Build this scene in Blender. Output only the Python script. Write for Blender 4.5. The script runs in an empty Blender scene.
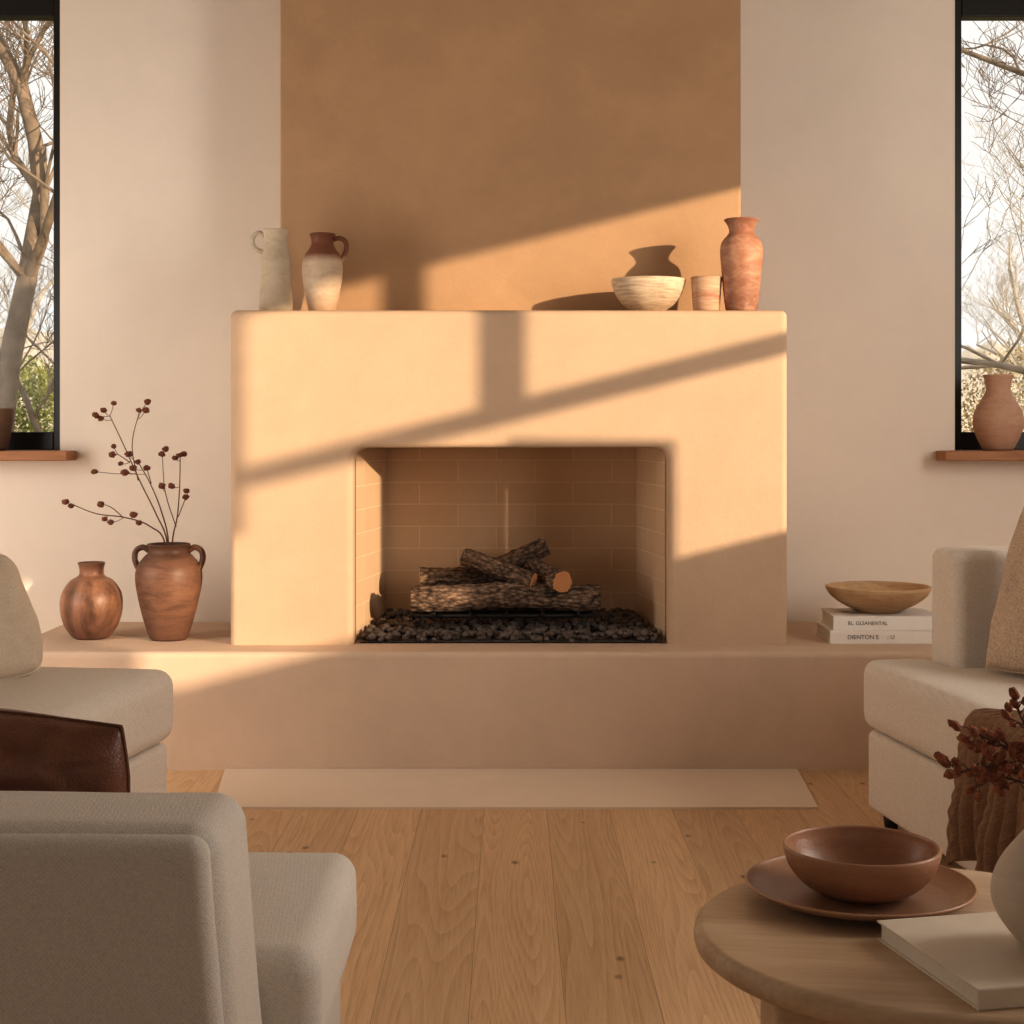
import bpy, bmesh, math, random
from mathutils import Vector, Matrix, noise
random.seed(7)
C = bpy.context.scene.collection
PI = math.pi
R = math.radians

# ------------------------------------------------------------------ materials
def srgb(r, g, b):
    def f(c):
        c /= 255.0
        return c/12.92 if c <= .04045 else ((c+.055)/1.055)**2.4
    return (f(r), f(g), f(b), 1)

class N:
    def __init__(s, name):
        s.m = bpy.data.materials.new(name); s.m.use_nodes = True
        s.t = s.m.node_tree; s.b = s.t.nodes['Principled BSDF']
        s.out = s.t.nodes['Material Output']
    def n(s, typ, **kw):
        x = s.t.nodes.new(typ)
        for k, v in kw.items(): setattr(x, k, v)
        return x
    def l(s, a, b): s.t.links.new(a, b)
    def coord(s, which='Object', scale=(1, 1, 1), loc=(0, 0, 0)):
        tc = s.n('ShaderNodeTexCoord'); mp = s.n('ShaderNodeMapping')
        mp.inputs['Scale'].default_value = scale; mp.inputs['Location'].default_value = loc
        s.l(tc.outputs[which], mp.inputs['Vector']); return mp.outputs['Vector']
    def ramp(s, fac, stops):
        r = s.n('ShaderNodeValToRGB'); cr = r.color_ramp
        while len(cr.elements) < len(stops): cr.elements.new(.5)
        for e, (p, c) in zip(cr.elements, stops): e.position = p; e.color = c
        s.l(fac, r.inputs['Fac']); return r.outputs['Color']
    def noise(s, vec, scale, detail=4, rough=.55, dist=0):
        x = s.n('ShaderNodeTexNoise'); x.inputs['Scale'].default_value = scale
        x.inputs['Detail'].default_value = detail; x.inputs['Roughness'].default_value = rough
        x.inputs['Distortion'].default_value = dist
        s.l(vec, x.inputs['Vector']); return x.outputs['Fac']
    def mix(s, fac, a, b, mode='MIX'):
        x = s.n('ShaderNodeMix', data_type='RGBA', blend_type=mode)
        for i, v in ((0, fac), (6, a), (7, b)):
            if hasattr(v, 'is_linked'): s.l(v, x.inputs[i])
            else: x.inputs[i].default_value = v
        return x.outputs[2]
    def math(s, op, a, b=0.0):
        x = s.n('ShaderNodeMath', operation=op)
        for i, v in ((0, a), (1, b)):
            if hasattr(v, 'is_linked'): s.l(v, x.inputs[i])
            else: x.inputs[i].default_value = v
        return x.outputs[0]
    def step(s, v, lo, hi):
        x = s.n('ShaderNodeMapRange'); x.interpolation_type = 'SMOOTHSTEP'
        s.l(v, x.inputs[0]); x.inputs[1].default_value = lo; x.inputs[2].default_value = hi
        return x.outputs[0]
    def bump(s, h, strength, dist=.01):
        b = s.n('ShaderNodeBump'); b.inputs['Strength'].default_value = strength
        b.inputs['Distance'].default_value = dist
        s.l(h, b.inputs['Height']); s.l(b.outputs['Normal'], s.b.inputs['Normal'])
    def base(s, c):
        if hasattr(c, 'is_linked'): s.l(c, s.b.inputs['Base Color'])
        else: s.b.inputs['Base Color'].default_value = c
    def rough(s, v): s.b.inputs['Roughness'].default_value = v
    def spec(s, v): s.b.inputs['Specular IOR Level'].default_value = v

def sc(c, k): return (min(1, c[0]*k), min(1, c[1]*k), min(1, c[2]*k), 1)

def m_plaster(name, col, var=.1, bump=.25):
    m = N(name); v = m.coord()
    a = m.noise(v, 2.2, 6, .6, .6); b = m.noise(v, 9, 6, .65, .4)
    f = m.math('ADD', m.math('MULTIPLY', a, .65), m.math('MULTIPLY', b, .35))
    m.base(m.ramp(f, [(.3, sc(col, 1-var)), (.7, sc(col, 1+var))]))
    h = m.math('ADD', m.noise(v, 14, 6, .7), m.math('MULTIPLY', m.noise(v, 90, 4), .35))
    m.bump(h, bump, .006); m.rough(.85); m.spec(.2); return m.m

def m_plain(name, col, rough=.6, var=.08, scale=20, bump=.1, metal=0):
    m = N(name); v = m.coord(); a = m.noise(v, scale, 5)
    m.base(m.ramp(a, [(.3, sc(col, 1-var)), (.7, sc(col, 1+var))]))
    m.bump(a, bump, .004); m.rough(rough); m.b.inputs['Metallic'].default_value = metal; return m.m

def m_fabric(name, col, scale=420, bump=.5, var=.14):
    m = N(name); v = m.coord()
    sp = m.n('ShaderNodeSeparateXYZ'); m.l(v, sp.inputs[0])
    k = scale*1.9
    wv = m.math('MULTIPLY', m.math('SINE', m.math('MULTIPLY', m.math('ADD', sp.outputs['X'], sp.outputs['Y']), k)),
                m.math('SINE', m.math('MULTIPLY', m.math('ADD', sp.outputs['Z'], m.math('MULTIPLY', sp.outputs['Y'], .9)), k)))
    vo = m.n('ShaderNodeTexVoronoi'); vo.inputs['Scale'].default_value = scale; m.l(v, vo.inputs['Vector'])
    nz = m.noise(v, scale*.35, 3)
    f = m.math('ADD', m.math('MULTIPLY', vo.outputs['Distance'], .6), m.math('MULTIPLY', nz, .6))
    f = m.math('ADD', f, m.math('MULTIPLY', wv, .10))
    big = m.noise(v, 5, 3)
    c = m.ramp(f, [(.25, sc(col, 1-var)), (.75, sc(col, 1+var))])
    c = m.mix(m.math('MULTIPLY', big, .2), c, sc(col, .82))
    m.base(c)
    m.bump(f, bump, .0025); m.rough(.95); m.spec(.1)
    m.b.inputs['Sheen Weight'].default_value = .05; return m.m

def m_pot(name, stops, h, streak=(0, 0, 0, 1), amt=.25, rough=.6, bscale=14, bump=.3, zs=6, spec=.3, noisy=.16, xs=1):
    m = N(name); v = m.coord()
    sp = m.n('ShaderNodeSeparateXYZ'); m.l(v, sp.inputs[0])
    vv = m.coord(scale=(xs, xs, zs)); nz = m.noise(vv, bscale, 5, .65, .4)
    n2 = m.noise(v, 11, 5, .6, .5); n3 = m.noise(v, 70, 4, .7)
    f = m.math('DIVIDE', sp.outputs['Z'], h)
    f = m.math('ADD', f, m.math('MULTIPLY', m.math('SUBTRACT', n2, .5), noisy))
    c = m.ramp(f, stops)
    c = m.mix(m.math('MULTIPLY', m.step(nz, .38, .72), amt), c, streak)
    c = m.mix(m.math('MULTIPLY', m.step(n2, .45, .8), amt*.5), c, streak)
    c = m.mix(m.math('MULTIPLY', m.step(n3, .52, .75), .22), c, sc(streak, .7))
    m.base(c); m.rough(rough); m.spec(spec)
    m.bump(m.math('ADD', m.math('MULTIPLY', nz, .6), m.math('MULTIPLY', m.noise(v, 160, 3), .4)), bump, .004); return m.m

def m_wood(name, c1, c2, scale=(3, 26, 26), rough=.5, bump=.08):
    m = N(name); v = m.coord(scale=scale)
    nz = m.noise(v, 1.2, 4, .5, .5); fine = m.noise(m.coord(scale=(scale[0]*1.5, scale[1]*6, scale[2]*6)), 1.5, 4, .6)
    f = m.math('ADD', m.math('MULTIPLY', nz, .6), m.math('MULTIPLY', fine, .4))
    m.base(m.ramp(f, [(.3, c2), (.7, c1)])); m.rough(rough); m.spec(.25); m.bump(f, bump, .001); return m.m

def m_floor():
    m = N('oak_boards'); tc = m.n('ShaderNodeTexCoord'); sp = m.n('ShaderNodeSeparateXYZ'); m.l(tc.outputs['Object'], sp.inputs[0])
    cb = m.n('ShaderNodeCombineXYZ'); m.l(m.math('ADD', sp.outputs['Y'], 43.0), cb.inputs[0]); m.l(m.math('ADD', sp.outputs['X'], 19.085), cb.inputs[1])
    br = m.n('ShaderNodeTexBrick', offset=.0, offset_frequency=3)
    br.inputs['Color1'].default_value = (0, 0, 0, 1); br.inputs['Color2'].default_value = (1, 1, 1, 1); br.inputs['Mortar'].default_value = (.5, .5, .5, 1)
    br.inputs['Scale'].default_value = 1; br.inputs['Mortar Size'].default_value = .0010; br.inputs['Mortar Smooth'].default_value = .1
    br.inputs['Brick Width'].default_value = 10.0; br.inputs['Row Height'].default_value = .19
    m.l(cb.outputs[0], br.inputs['Vector'])
    rv = m.n('ShaderNodeSeparateColor'); m.l(br.outputs['Color'], rv.inputs[0]); rnd = rv.outputs[0]
    g = m.n('ShaderNodeCombineXYZ')
    m.l(m.math('MULTIPLY', sp.outputs['X'], 6.0), g.inputs[0]); m.l(m.math('ADD', m.math('MULTIPLY', sp.outputs['Y'], .38), m.math('MULTIPLY', rnd, 37)), g.inputs[1])
    m.l(m.math('MULTIPLY', rnd, 21), g.inputs[2])
    field = m.noise(g.outputs[0], .9, 1.5, .4, .0)
    rings = m.math('FRACT', m.math('MULTIPLY', field, 38))
    g2 = m.n('ShaderNodeCombineXYZ')
    m.l(m.math('MULTIPLY', sp.outputs['X'], 230), g2.inputs[0]); m.l(m.math('MULTIPLY', sp.outputs['Y'], 7), g2.inputs[1]); m.l(rnd, g2.inputs[2])
    fine = m.noise(g2.outputs[0], 1, 5, .65)
    g3 = m.n('ShaderNodeCombineXYZ')
    m.l(m.math('MULTIPLY', sp.outputs['X'], 22), g3.inputs[0]); m.l(m.math('MULTIPLY', sp.outputs['Y'], 1.1), g3.inputs[1]); m.l(rnd, g3.inputs[2])
    med = m.noise(g3.outputs[0], 1, 3, .5)
    f = m.math('ADD', m.math('ADD', m.math('MULTIPLY', rings, .16), m.math('MULTIPLY', fine, .54)), m.math('MULTIPLY', med, .30))
    c = m.ramp(f, [(.28, srgb(194, 156, 116)), (.5, srgb(221, 186, 145)), (.72, srgb(234, 203, 165))])
    tone = m.ramp(rnd, [(0, (.80, .78, .76, 1)), (.5, (1, 1, 1, 1)), (1, (.92, .90, .88, 1))])
    c = m.mix(1.0, c, tone, 'MULTIPLY')
    kv = m.n('ShaderNodeCombineXYZ'); m.l(m.math('MULTIPLY', sp.outputs['X'], 3.9), kv.inputs[0]); m.l(m.math('MULTIPLY', sp.outputs['Y'], 2.2), kv.inputs[1]); m.l(m.math('MULTIPLY', rnd, 3), kv.inputs[2])
    vo = m.n('ShaderNodeTexVoronoi'); vo.inputs['Scale'].default_value = 1.9; m.l(kv.outputs[0], vo.inputs['Vector'])
    kn = m.ramp(m.math('ADD', vo.outputs['Distance'], m.math('MULTIPLY', fine, .07)), [(.06, (1, 1, 1, 1)), (.125, (0, 0, 0, 1))])
    c = m.mix(m.math('MULTIPLY', kn, .8), c, srgb(96, 60, 34))
    c = m.mix(m.math('MULTIPLY', br.outputs['Fac'], .6), c, srgb(130, 92, 60))
    m.base(c); m.rough(.40); m.spec(.45)
    m.bump(m.math('SUBTRACT', m.math('MULTIPLY', f, .3), br.outputs['Fac']), .15, .002); return m.m

def m_brick():
    m = N('firebrick_lining'); tc = m.n('ShaderNodeTexCoord')
    br = m.n('ShaderNodeTexBrick', offset=.5, offset_frequency=2)
    br.inputs['Color1'].default_value = srgb(218, 189, 156); br.inputs['Color2'].default_value = srgb(212, 183, 150); br.inputs['Mortar'].default_value = srgb(230, 205, 175)
    br.inputs['Scale'].default_value = 1; br.inputs['Mortar Size'].default_value = .0024; br.inputs['Mortar Smooth'].default_value = .3
    br.inputs['Brick Width'].default_value = .296; br.inputs['Row Height'].default_value = .0847
    m.l(tc.outputs['UV'], br.inputs['Vector'])
    nz = m.noise(tc.outputs['UV'], 40, 5)
    m.base(m.mix(m.math('MULTIPLY', nz, .16), br.outputs['Color'], srgb(160, 130, 102)))
    m.bump(m.math('SUBTRACT', m.math('MULTIPLY', nz, .3), br.outputs['Fac']), .4, .004); m.rough(.9); return m.m

def m_bark():
    m = N('log_bark')
    vo = m.n('ShaderNodeTexVoronoi'); vo.inputs['Scale'].default_value = 90; m.l(m.coord(scale=(.45, 1, 1)), vo.inputs['Vector'])
    v = m.coord(scale=(.6, 1, 1)); nz = m.noise(v, 75, 6, .75); bg = m.noise(v, 13, 4, .6)
    f = m.math('ADD', m.math('MULTIPLY', vo.outputs['Distance'], .4), m.math('MULTIPLY', nz, .6))
    f = m.math('ADD', f, m.math('MULTIPLY', m.math('SUBTRACT', bg, .5), .55))
    m.base(m.ramp(f, [(.28, srgb(190, 161, 134)), (.44, srgb(146, 120, 98)), (.6, srgb(94, 75, 61)), (.74, srgb(38, 29, 24))]))
    m.bump(f, 1.0, -.018); m.rough(.95); return m.m

def m_log_end():
    m = N('cut_log_end'); v = m.coord()
    w = m.n('ShaderNodeTexWave', wave_type='RINGS', rings_direction='X'); w.inputs['Scale'].default_value = 45; w.inputs['Distortion'].default_value = 2
    m.l(v, w.inputs['Vector'])
    m.base(m.ramp(w.outputs['Fac'], [(0, srgb(220, 166, 116)), (1, srgb(188, 130, 84))])); m.rough(.9); return m.m

def m_glass():
    m = N('window_glass'); t = m.n('ShaderNodeBsdfTransparent'); g = m.n('ShaderNodeBsdfGlossy'); g.inputs['Roughness'].default_value = .02
    mx = m.n('ShaderNodeMixShader'); mx.inputs[0].default_value = .003
    m.l(t.outputs[0], mx.inputs[1]); m.l(g.outputs[0], mx.inputs[2]); m.l(mx.outputs[0], m.out.inputs['Surface']); return m.m

def m_leather():
    m = N('brown_leather'); v = m.coord(); vo = m.n('ShaderNodeTexVoronoi'); vo.inputs['Scale'].default_value = 260; m.l(v, vo.inputs['Vector'])
    a = m.noise(v, 6, 4, .55, .5); cr = m.noise(v, 9, 4, .5, 1.5)
    m.base(m.ramp(m.math('ADD', m.math('MULTIPLY', a, .6), m.math('MULTIPLY', cr, .4)), [(.3, srgb(106, 65, 47)), (.7, srgb(144, 96, 70))]))
    m.bump(m.math('ADD', m.math('MULTIPLY', vo.outputs['Distance'], .2), m.math('MULTIPLY', cr, 1.0)), .3, .010); m.rough(.42); m.spec(.5); return m.m

M = dict(
    wall=m_plaster('warm_white_plaster', srgb(241, 231, 219), .03, .10),
    ceil=m_plaster('pale_ceiling', srgb(190, 183, 174), .02, .05),
    rear=m_plaster('taupe_plaster', srgb(132, 125, 115), .03, .08),
    breast=m_plaster('ochre_plaster', srgb(190, 157, 124), .09, .35),
    fire=m_plaster('sand_plaster', srgb(207, 181, 155), .07, .35),
    bench=m_plaster('pinkish_sand_plaster', srgb(218, 194, 172), .07, .3),
    slab=m_plaster('pale_stone', srgb(234, 215, 195), .04, .08),
    floor=m_floor(), brick=m_brick(), bark=m_bark(), logend=m_log_end(),
    cream=m_fabric('cream_boucle', srgb(232, 223, 212), 380, .4),
    linen=m_fabric('pale_linen', srgb(231, 223, 213), 560, .35, .13),
    pillow=m_fabric('beige_linen', srgb(223, 207, 187), 420, .5),
    tanpillow=m_fabric('tan_linen', srgb(211, 190, 168), 240, 1.0, .26),
    knit=m_fabric('brown_wool', srgb(152, 121, 96), 260, .8),
    leather=m_leather(),
    black=m_plain('black_metal_frame', srgb(26, 23, 21), .45, .1, 30, .05),
    iron=m_plain('black_iron', srgb(20, 18, 17), .6, .2, 60, .3),
    foot=m_plain('dark_foot', srgb(52, 36, 26), .5),
    sill=m_wood('sill_wood', srgb(188, 140, 103), srgb(156, 109, 77)),
    table=m_wood('ash_table', srgb(222, 197, 167), srgb(190, 159, 126), (2.2, 16, 16), .42),
    gravel=m_plain('dark_gravel', srgb(108, 96, 88), .85, .5, 40, .4),
    glass=m_glass(),
    tree=m_plain('beige_bark', srgb(150, 133, 116), .9, .3, 9, .5),  # even grey-beige bark tone, mottled by noise
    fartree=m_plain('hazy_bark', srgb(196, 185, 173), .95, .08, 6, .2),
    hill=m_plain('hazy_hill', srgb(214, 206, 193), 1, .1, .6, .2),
    grass=m_plain('winter_grass', srgb(150, 140, 90), 1, .25, 3, .4),
    leaf=m_plain('hedge_leaves', srgb(168, 170, 106), .7, .5, 8, .1),
    leafb=m_plain('bramble_leaves', srgb(194, 179, 147), .8, .35, 8, .1),
    stem=m_plain('dry_stem', srgb(110, 80, 58), .8, .2, 60, .2),
    head=m_plain('dry_seed_head', srgb(120, 70, 48), .8, .45, 140, .6),
    bud=m_plain('rust_bud', srgb(160, 100, 70), .85, .45, 160, .6),
    paper=m_plain('book_pages', srgb(238, 230, 216), .9, .06, 200, .1),
    cover1=m_plain('white_cover', srgb(246, 242, 236), .6, .02, 20, .02),
    cover2=m_plain('ivory_cover', srgb(242, 236, 228), .6, .02, 20, .02),
    cover3=m_plain('cream_cover', srgb(230, 217, 199), .55, .03, 20, .02),
    ink=m_plain('ink', srgb(102, 86, 74), .7, .05, 20, 0),
)
K = srgb
P_jug = m_pot('cream_stoneware', [(0, K(192, 174, 151)), (.5, K(206, 191, 169)), (1, K(214, 200, 178))], .3, K(156, 132, 108), .3, .65, 12, zs=2)
P_two = m_pot('dipped_glaze', [(0, K(184, 152, 125)), (.25, K(205, 184, 159)), (.64, K(213, 193, 169)), (.74, K(140, 92, 68)), (1, K(121, 77, 57))], .288, K(140, 98, 72), .25, .5, 12, noisy=.12, zs=3)
P_bowl = m_pot('striped_stone', [(0, K(211, 190, 162)), (1, K(225, 207, 182))], .119, K(160, 127, 98), .6, .7, 14, zs=11)
P_cup = m_pot('banded_clay', [(0, K(198, 164, 135)), (.45, K(180, 130, 103)), (.7, K(204, 172, 143)), (1, K(192, 149, 119))], .122, K(223, 204, 179), .5, .7, 14, zs=10)
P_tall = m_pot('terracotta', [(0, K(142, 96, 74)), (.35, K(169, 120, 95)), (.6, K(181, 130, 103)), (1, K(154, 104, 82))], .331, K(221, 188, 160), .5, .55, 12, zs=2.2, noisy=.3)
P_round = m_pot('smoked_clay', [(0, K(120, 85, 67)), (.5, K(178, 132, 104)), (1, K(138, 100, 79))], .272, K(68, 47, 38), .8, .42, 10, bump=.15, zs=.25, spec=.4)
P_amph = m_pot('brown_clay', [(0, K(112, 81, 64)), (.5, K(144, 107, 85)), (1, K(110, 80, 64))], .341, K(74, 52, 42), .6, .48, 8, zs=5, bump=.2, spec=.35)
P_pink = m_pot('pink_clay', [(0, K(188, 152, 129)), (.5, K(208, 172, 148)), (1, K(208, 170, 146))], .294, K(166, 128, 106), .35, .75, 12, zs=3)
P_dark = m_pot('dark_clay', [(0, K(100, 77, 61)), (1, K(127, 100, 79))], .17, K(64, 49, 39), .3, .6, 12)
P_dish = m_pot('turned_wood_bowl', [(0, K(193, 159, 122)), (1, K(218, 188, 150))], .1, K(166, 130, 95), .5, .55, 10, zs=10)
P_terr = m_pot('glazed_brown_bowl', [(0, K(166, 123, 95)), (1, K(186, 141, 110))], .07, K(138, 99, 75), .25, .36, 10, spec=.45)
P_plate = m_pot('glazed_brown_plate', [(0, K(168, 127, 99)), (1, K(191, 149, 117))], .03, K(142, 103, 79), .25, .36, 10, spec=.45)
P_cream = m_pot('matte_cream_clay', [(0, K(216, 201, 183)), (1, K(223, 210, 194))], .2, K(197, 178, 158), .2, .75, 12)

# ------------------------------------------------------------------ geometry helpers
def link(name, bm, mat, parent=None, smooth=True, loc=(0, 0, 0), wn=False, rot=(0, 0, 0)):
    bm.normal_update()
    if wn:
        for e in bm.edges:
            if len(e.link_faces) == 2 and e.calc_face_angle(0) > R(40): e.smooth = False
    me = bpy.data.meshes.new(name); bm.to_mesh(me); bm.free()
    if smooth:
        for p in me.polygons: p.use_smooth = True
    if mat: me.materials.append(mat)
    o = bpy.data.objects.new(name, me); C.objects.link(o); o.location = loc; o.rotation_euler = rot
    if parent: o.parent = parent
    if wn:
        w = o.modifiers.new('wn', 'WEIGHTED_NORMAL'); w.keep_sharp = True
    return o
def tag(o, label, cat, group=None, kind=None):
    o['label'] = label; o['category'] = cat
    if group: o['group'] = group
    if kind: o['kind'] = kind
    return o
def thing(name, label, cat, loc=(0, 0, 0), rz=0, group=None):
    o = bpy.data.objects.new(name, None); C.objects.link(o); o.location = loc; o.rotation_euler = (0, 0, rz)
    o.empty_display_size = .05
    return tag(o, label, cat, group)
def struct(o): o['kind'] = 'structure'; return o

def box(bm, x0, x1, y0, y1, z0, z1, bev=0, seg=3):
    r = bmesh.ops.create_cube(bm, size=1); vs = r['verts']
    for v in vs:
        v.co = Vector(((x0+x1)/2 + v.co.x*(x1-x0), (y0+y1)/2 + v.co.y*(y1-y0), (z0+z1)/2 + v.co.z*(z1-z0)))
    if bev:
        es = set(e for v in vs for e in v.link_edges)
        bmesh.ops.bevel(bm, geom=list(es), offset=bev, segments=seg, profile=.5, affect='EDGES', clamp_overlap=True)
    return bm

def rbox(bm, c, h, r, nf=8, deform=None):
    ax = []
    for a in range(3):
        inner = h[a]-r
        co = [-(inner+r*math.tan(R(t))) for t in (45, 34, 22, 11)]
        co += [-inner + 2*inner*i/nf for i in range(nf+1)]
        co += [inner+r*math.tan(R(t)) for t in (11, 22, 34, 45)]
        ax.append(co)
    n = len(ax[0]); V = {}
    def vert(i, j, k):
        key = (i, j, k)
        if key not in V:
            p = Vector((ax[0][i], ax[1][j], ax[2][k]))
            q = Vector([max(-(h[a]-r), min(h[a]-r, p[a])) for a in range(3)])
            d = p-q
            w = q + d.normalized()*r
            uvw = (w.x/h[0], w.y/h[1], w.z/h[2])
            if deform: w = deform(w.copy(), uvw)
            V[key] = bm.verts.new(w+Vector(c))
        return V[key]
    fs = []
    for i in range(n-1):
        for j in range(n-1):
            for e in (0, n-1):
                fs.append(bm.faces.new((vert(e, i, j), vert(e, i+1, j), vert(e, i+1, j+1), vert(e, i, j+1))))
                fs.append(bm.faces.new((vert(i, e, j), vert(i+1, e, j), vert(i+1, e, j+1), vert(i, e, j+1))))
                fs.append(bm.faces.new((vert(i, j, e), vert(i+1, j, e), vert(i+1, j+1, e), vert(i, j+1, e))))
    bmesh.ops.recalc_face_normals(bm, faces=fs)
    return bm

def puff(top=.015, side=.008, nz=.004, seed=0):
    def f(p, u):
        x, y, z = u
        p.z += top*z*(1-x*x)*(1-y*y)
        p.x += side*x*(1-z*z)*(1-y*y*.7)
        p.y += side*y*(1-z*z)*(1-x*x*.7)
        n = noise.noise_vector(Vector((p.x*5+seed, p.y*5, p.z*5)))
        return p + n*nz
    return f

def catmull(pts, sub=6):
    out = []; n = len(pts)
    for i in range(n-1):
        p0 = pts[max(0, i-1)]; p1 = pts[i]; p2 = pts[i+1]; p3 = pts[min(n-1, i+2)]
        for s in range(sub):
            t = s/sub
            out.append(tuple(.5*((2*b)+(-a+c)*t+(2*a-5*b+4*c-d)*t*t+(-a+3*b-3*c+d)*t**3) for a, b, c, d in zip(p0, p1, p2, p3)))
    out.append(tuple(pts[-1])); return out

def lathe(bm, prof, seg=48, wob=0.0, seed=0):
    rings = []
    for r, z in prof:
        if r < 1e-5: rings.append([bm.verts.new((0, 0, z))])
        else:
            ring = []
            for i in range(seg):
                a = 2*PI*i/seg; k = 1 + wob*noise.noise(Vector((math.cos(a)*1.5+seed, math.sin(a)*1.5, z*9)))
                ring.append(bm.verts.new((r*k*math.cos(a), r*k*math.sin(a), z)))
            rings.append(ring)
    for A, B in zip(rings, rings[1:]):
        for i in range(seg):
            j = (i+1) % seg
            if len(A) == 1 and len(B) == 1: continue
            if len(A) == 1: bm.faces.new((A[0], B[j], B[i]))
            elif len(B) == 1: bm.faces.new((A[i], A[j], B[0]))
            else: bm.faces.new((A[i], A[j], B[j], B[i]))
    return bm

def vessel(outer, t=.008, floor=.012, sub=6, k=1.0, **kw):
    outer = [(r*k, z*k) for r, z in outer]
    prof = catmull(outer, sub)
    foot = [(0, .002), (outer[0][0]*.8, .002), (outer[0][0]*.86, 0), (outer[0][0]*.97, 0)]
    rr, rz = prof[-1]
    rim = [(rr-t*.2, rz+t*.42), (rr-t*.5, rz+t*.55), (rr-t*.8, rz+t*.42)]
    inner = [(max(.004, r-t), z) for r, z in reversed(prof) if z > floor]
    bm = bmesh.new()
    lathe(bm, foot + prof + rim + inner + [(0, floor)], **kw)
    bmesh.ops.recalc_face_normals(bm, faces=bm.faces)
    return bm

def tube(bm, pts, radii, seg=8, cap=True):
    n = len(pts); pts = [Vector(p) for p in pts]
    if not hasattr(radii, '__len__'): radii = [radii]*n
    up = None; rings = []
    for i, p in enumerate(pts):
        t = (pts[min(n-1, i+1)]-pts[max(0, i-1)])
        if t.length < 1e-9: t = Vector((0, 0, 1))
        t.normalize()
        if up is None: up = t.orthogonal().normalized()
        up = (up - t*up.dot(t))
        up = up.normalized() if up.length > 1e-6 else t.orthogonal().normalized()
        s = t.cross(up)
        rings.append([bm.verts.new(p+(up*math.cos(2*PI*k/seg)+s*math.sin(2*PI*k/seg))*radii[i]) for k in range(seg)])
    for A, B in zip(rings, rings[1:]):
        for k in range(seg): bm.faces.new((A[k], A[(k+1) % seg], B[(k+1) % seg], B[k]))
    if cap:
        bm.faces.new(list(reversed(rings[0]))); bm.faces.new(rings[-1])
    return bm

def prism(outline, y0, y1):
    bm = bmesh.new()
    A = [bm.verts.new((x, y0, z)) for x, z in outline]; B = [bm.verts.new((x, y1, z)) for x, z in outline]
    bm.faces.new(A); bm.faces.new(list(reversed(B)))
    n = len(A)
    for i in range(n): bm.faces.new((A[i], B[i], B[(i+1) % n], A[(i+1) % n]))
    bmesh.ops.recalc_face_normals(bm, faces=bm.faces)
    return bm, A, B

def ellips(bm, c, rad, sub=2, rot=None, nz=0):
    r = bmesh.ops.create_icosphere(bm, subdivisions=sub, radius=1)
    for v in r['verts']:
        q = v.co.copy()
        if nz: q *= 1+nz*noise.noise(q*1.7+Vector(c)*31)
        q = Vector((q.x*rad[0], q.y*rad[1], q.z*rad[2]))
        if rot: q = rot @ q
        v.co = q+Vector(c)

# ------------------------------------------------------------------ room shell
XL, XR, YB, YR, ZC = -3.0, 3.0, 6.14, -2.6, 3.2
bm = bmesh.new(); box(bm, XL, XR, YR, YB, -.06, 0); struct(link('floor', bm, M['floor'], smooth=False))
bm = bmesh.new(); box(bm, XL-.05, XR+.05, YR-.05, YB+.3, ZC, ZC+.1); struct(link('ceiling', bm, M['ceil'], smooth=False))
bm = bmesh.new(); box(bm, XL-.05, XL, YR, YB, 0, ZC); struct(link('wall_left', bm, M['wall'], smooth=False))
bm = bmesh.new(); box(bm, XL, XR, YR-.05, YR, 0, ZC); struct(link('wall_rear', bm, M['rear'], smooth=False))
WL = (-2.72, -1.767); WR = (1.731, 2.70); WZ = (1.07, 2.88)
bm = bmesh.new()
for x0, x1, z0, z1 in ((XL-.05, WL[0], 0, ZC), (WL[1], WR[0], 0, ZC), (WR[1], XR+.05, 0, ZC)) + \
        tuple((w[0], w[1], a, b) for w in (WL, WR) for a, b in ((0, WZ[0]-.04), (WZ[1], ZC))):
    box(bm, x0, x1, YB, YB+.3, z0, z1)
struct(link('wall_back', bm, M['wall'], smooth=False))
def window(name, w, sx0, sx1):
    e = bpy.data.objects.new(name, None); C.objects.link(e); e.location = ((w[0]+w[1])/2, YB+.16, WZ[0]); struct(e)
    cx, cy, cz = e.location; t = .072
    x0, x1 = w[0]-cx, w[1]-cx; h = WZ[1]-WZ[0]
    bm = bmesh.new()
    box(bm, x0, x0+t, 0, .07, 0, h, .004); box(bm, x1-t, x1, 0, .07, 0, h, .004)
    box(bm, x0+t, x1-t, 0, .07, 0, t, .004); box(bm, x0+t, x1-t, 0, .07, h-t, h, .004)
    link('window_frame', bm, M['black'], e, smooth=False)
    bm = bmesh.new(); box(bm, x0+t, x1-t, .03, .04, t, h-t); link('window_pane', bm, M['glass'], e, smooth=False)
    bm = bmesh.new(); box(bm, sx0-cx, sx1-cx, -.16-.14, -.162, -.038, 0, .005)
    box(bm, x0+.001, x1-.001, -.17, .0, -.038, 0)
    link('window_sill', bm, M['sill'], e, smooth=False)
window('window_1', WL, -2.83, -1.70)
window('window_2', WR, 1.655, 2.81)
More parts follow.
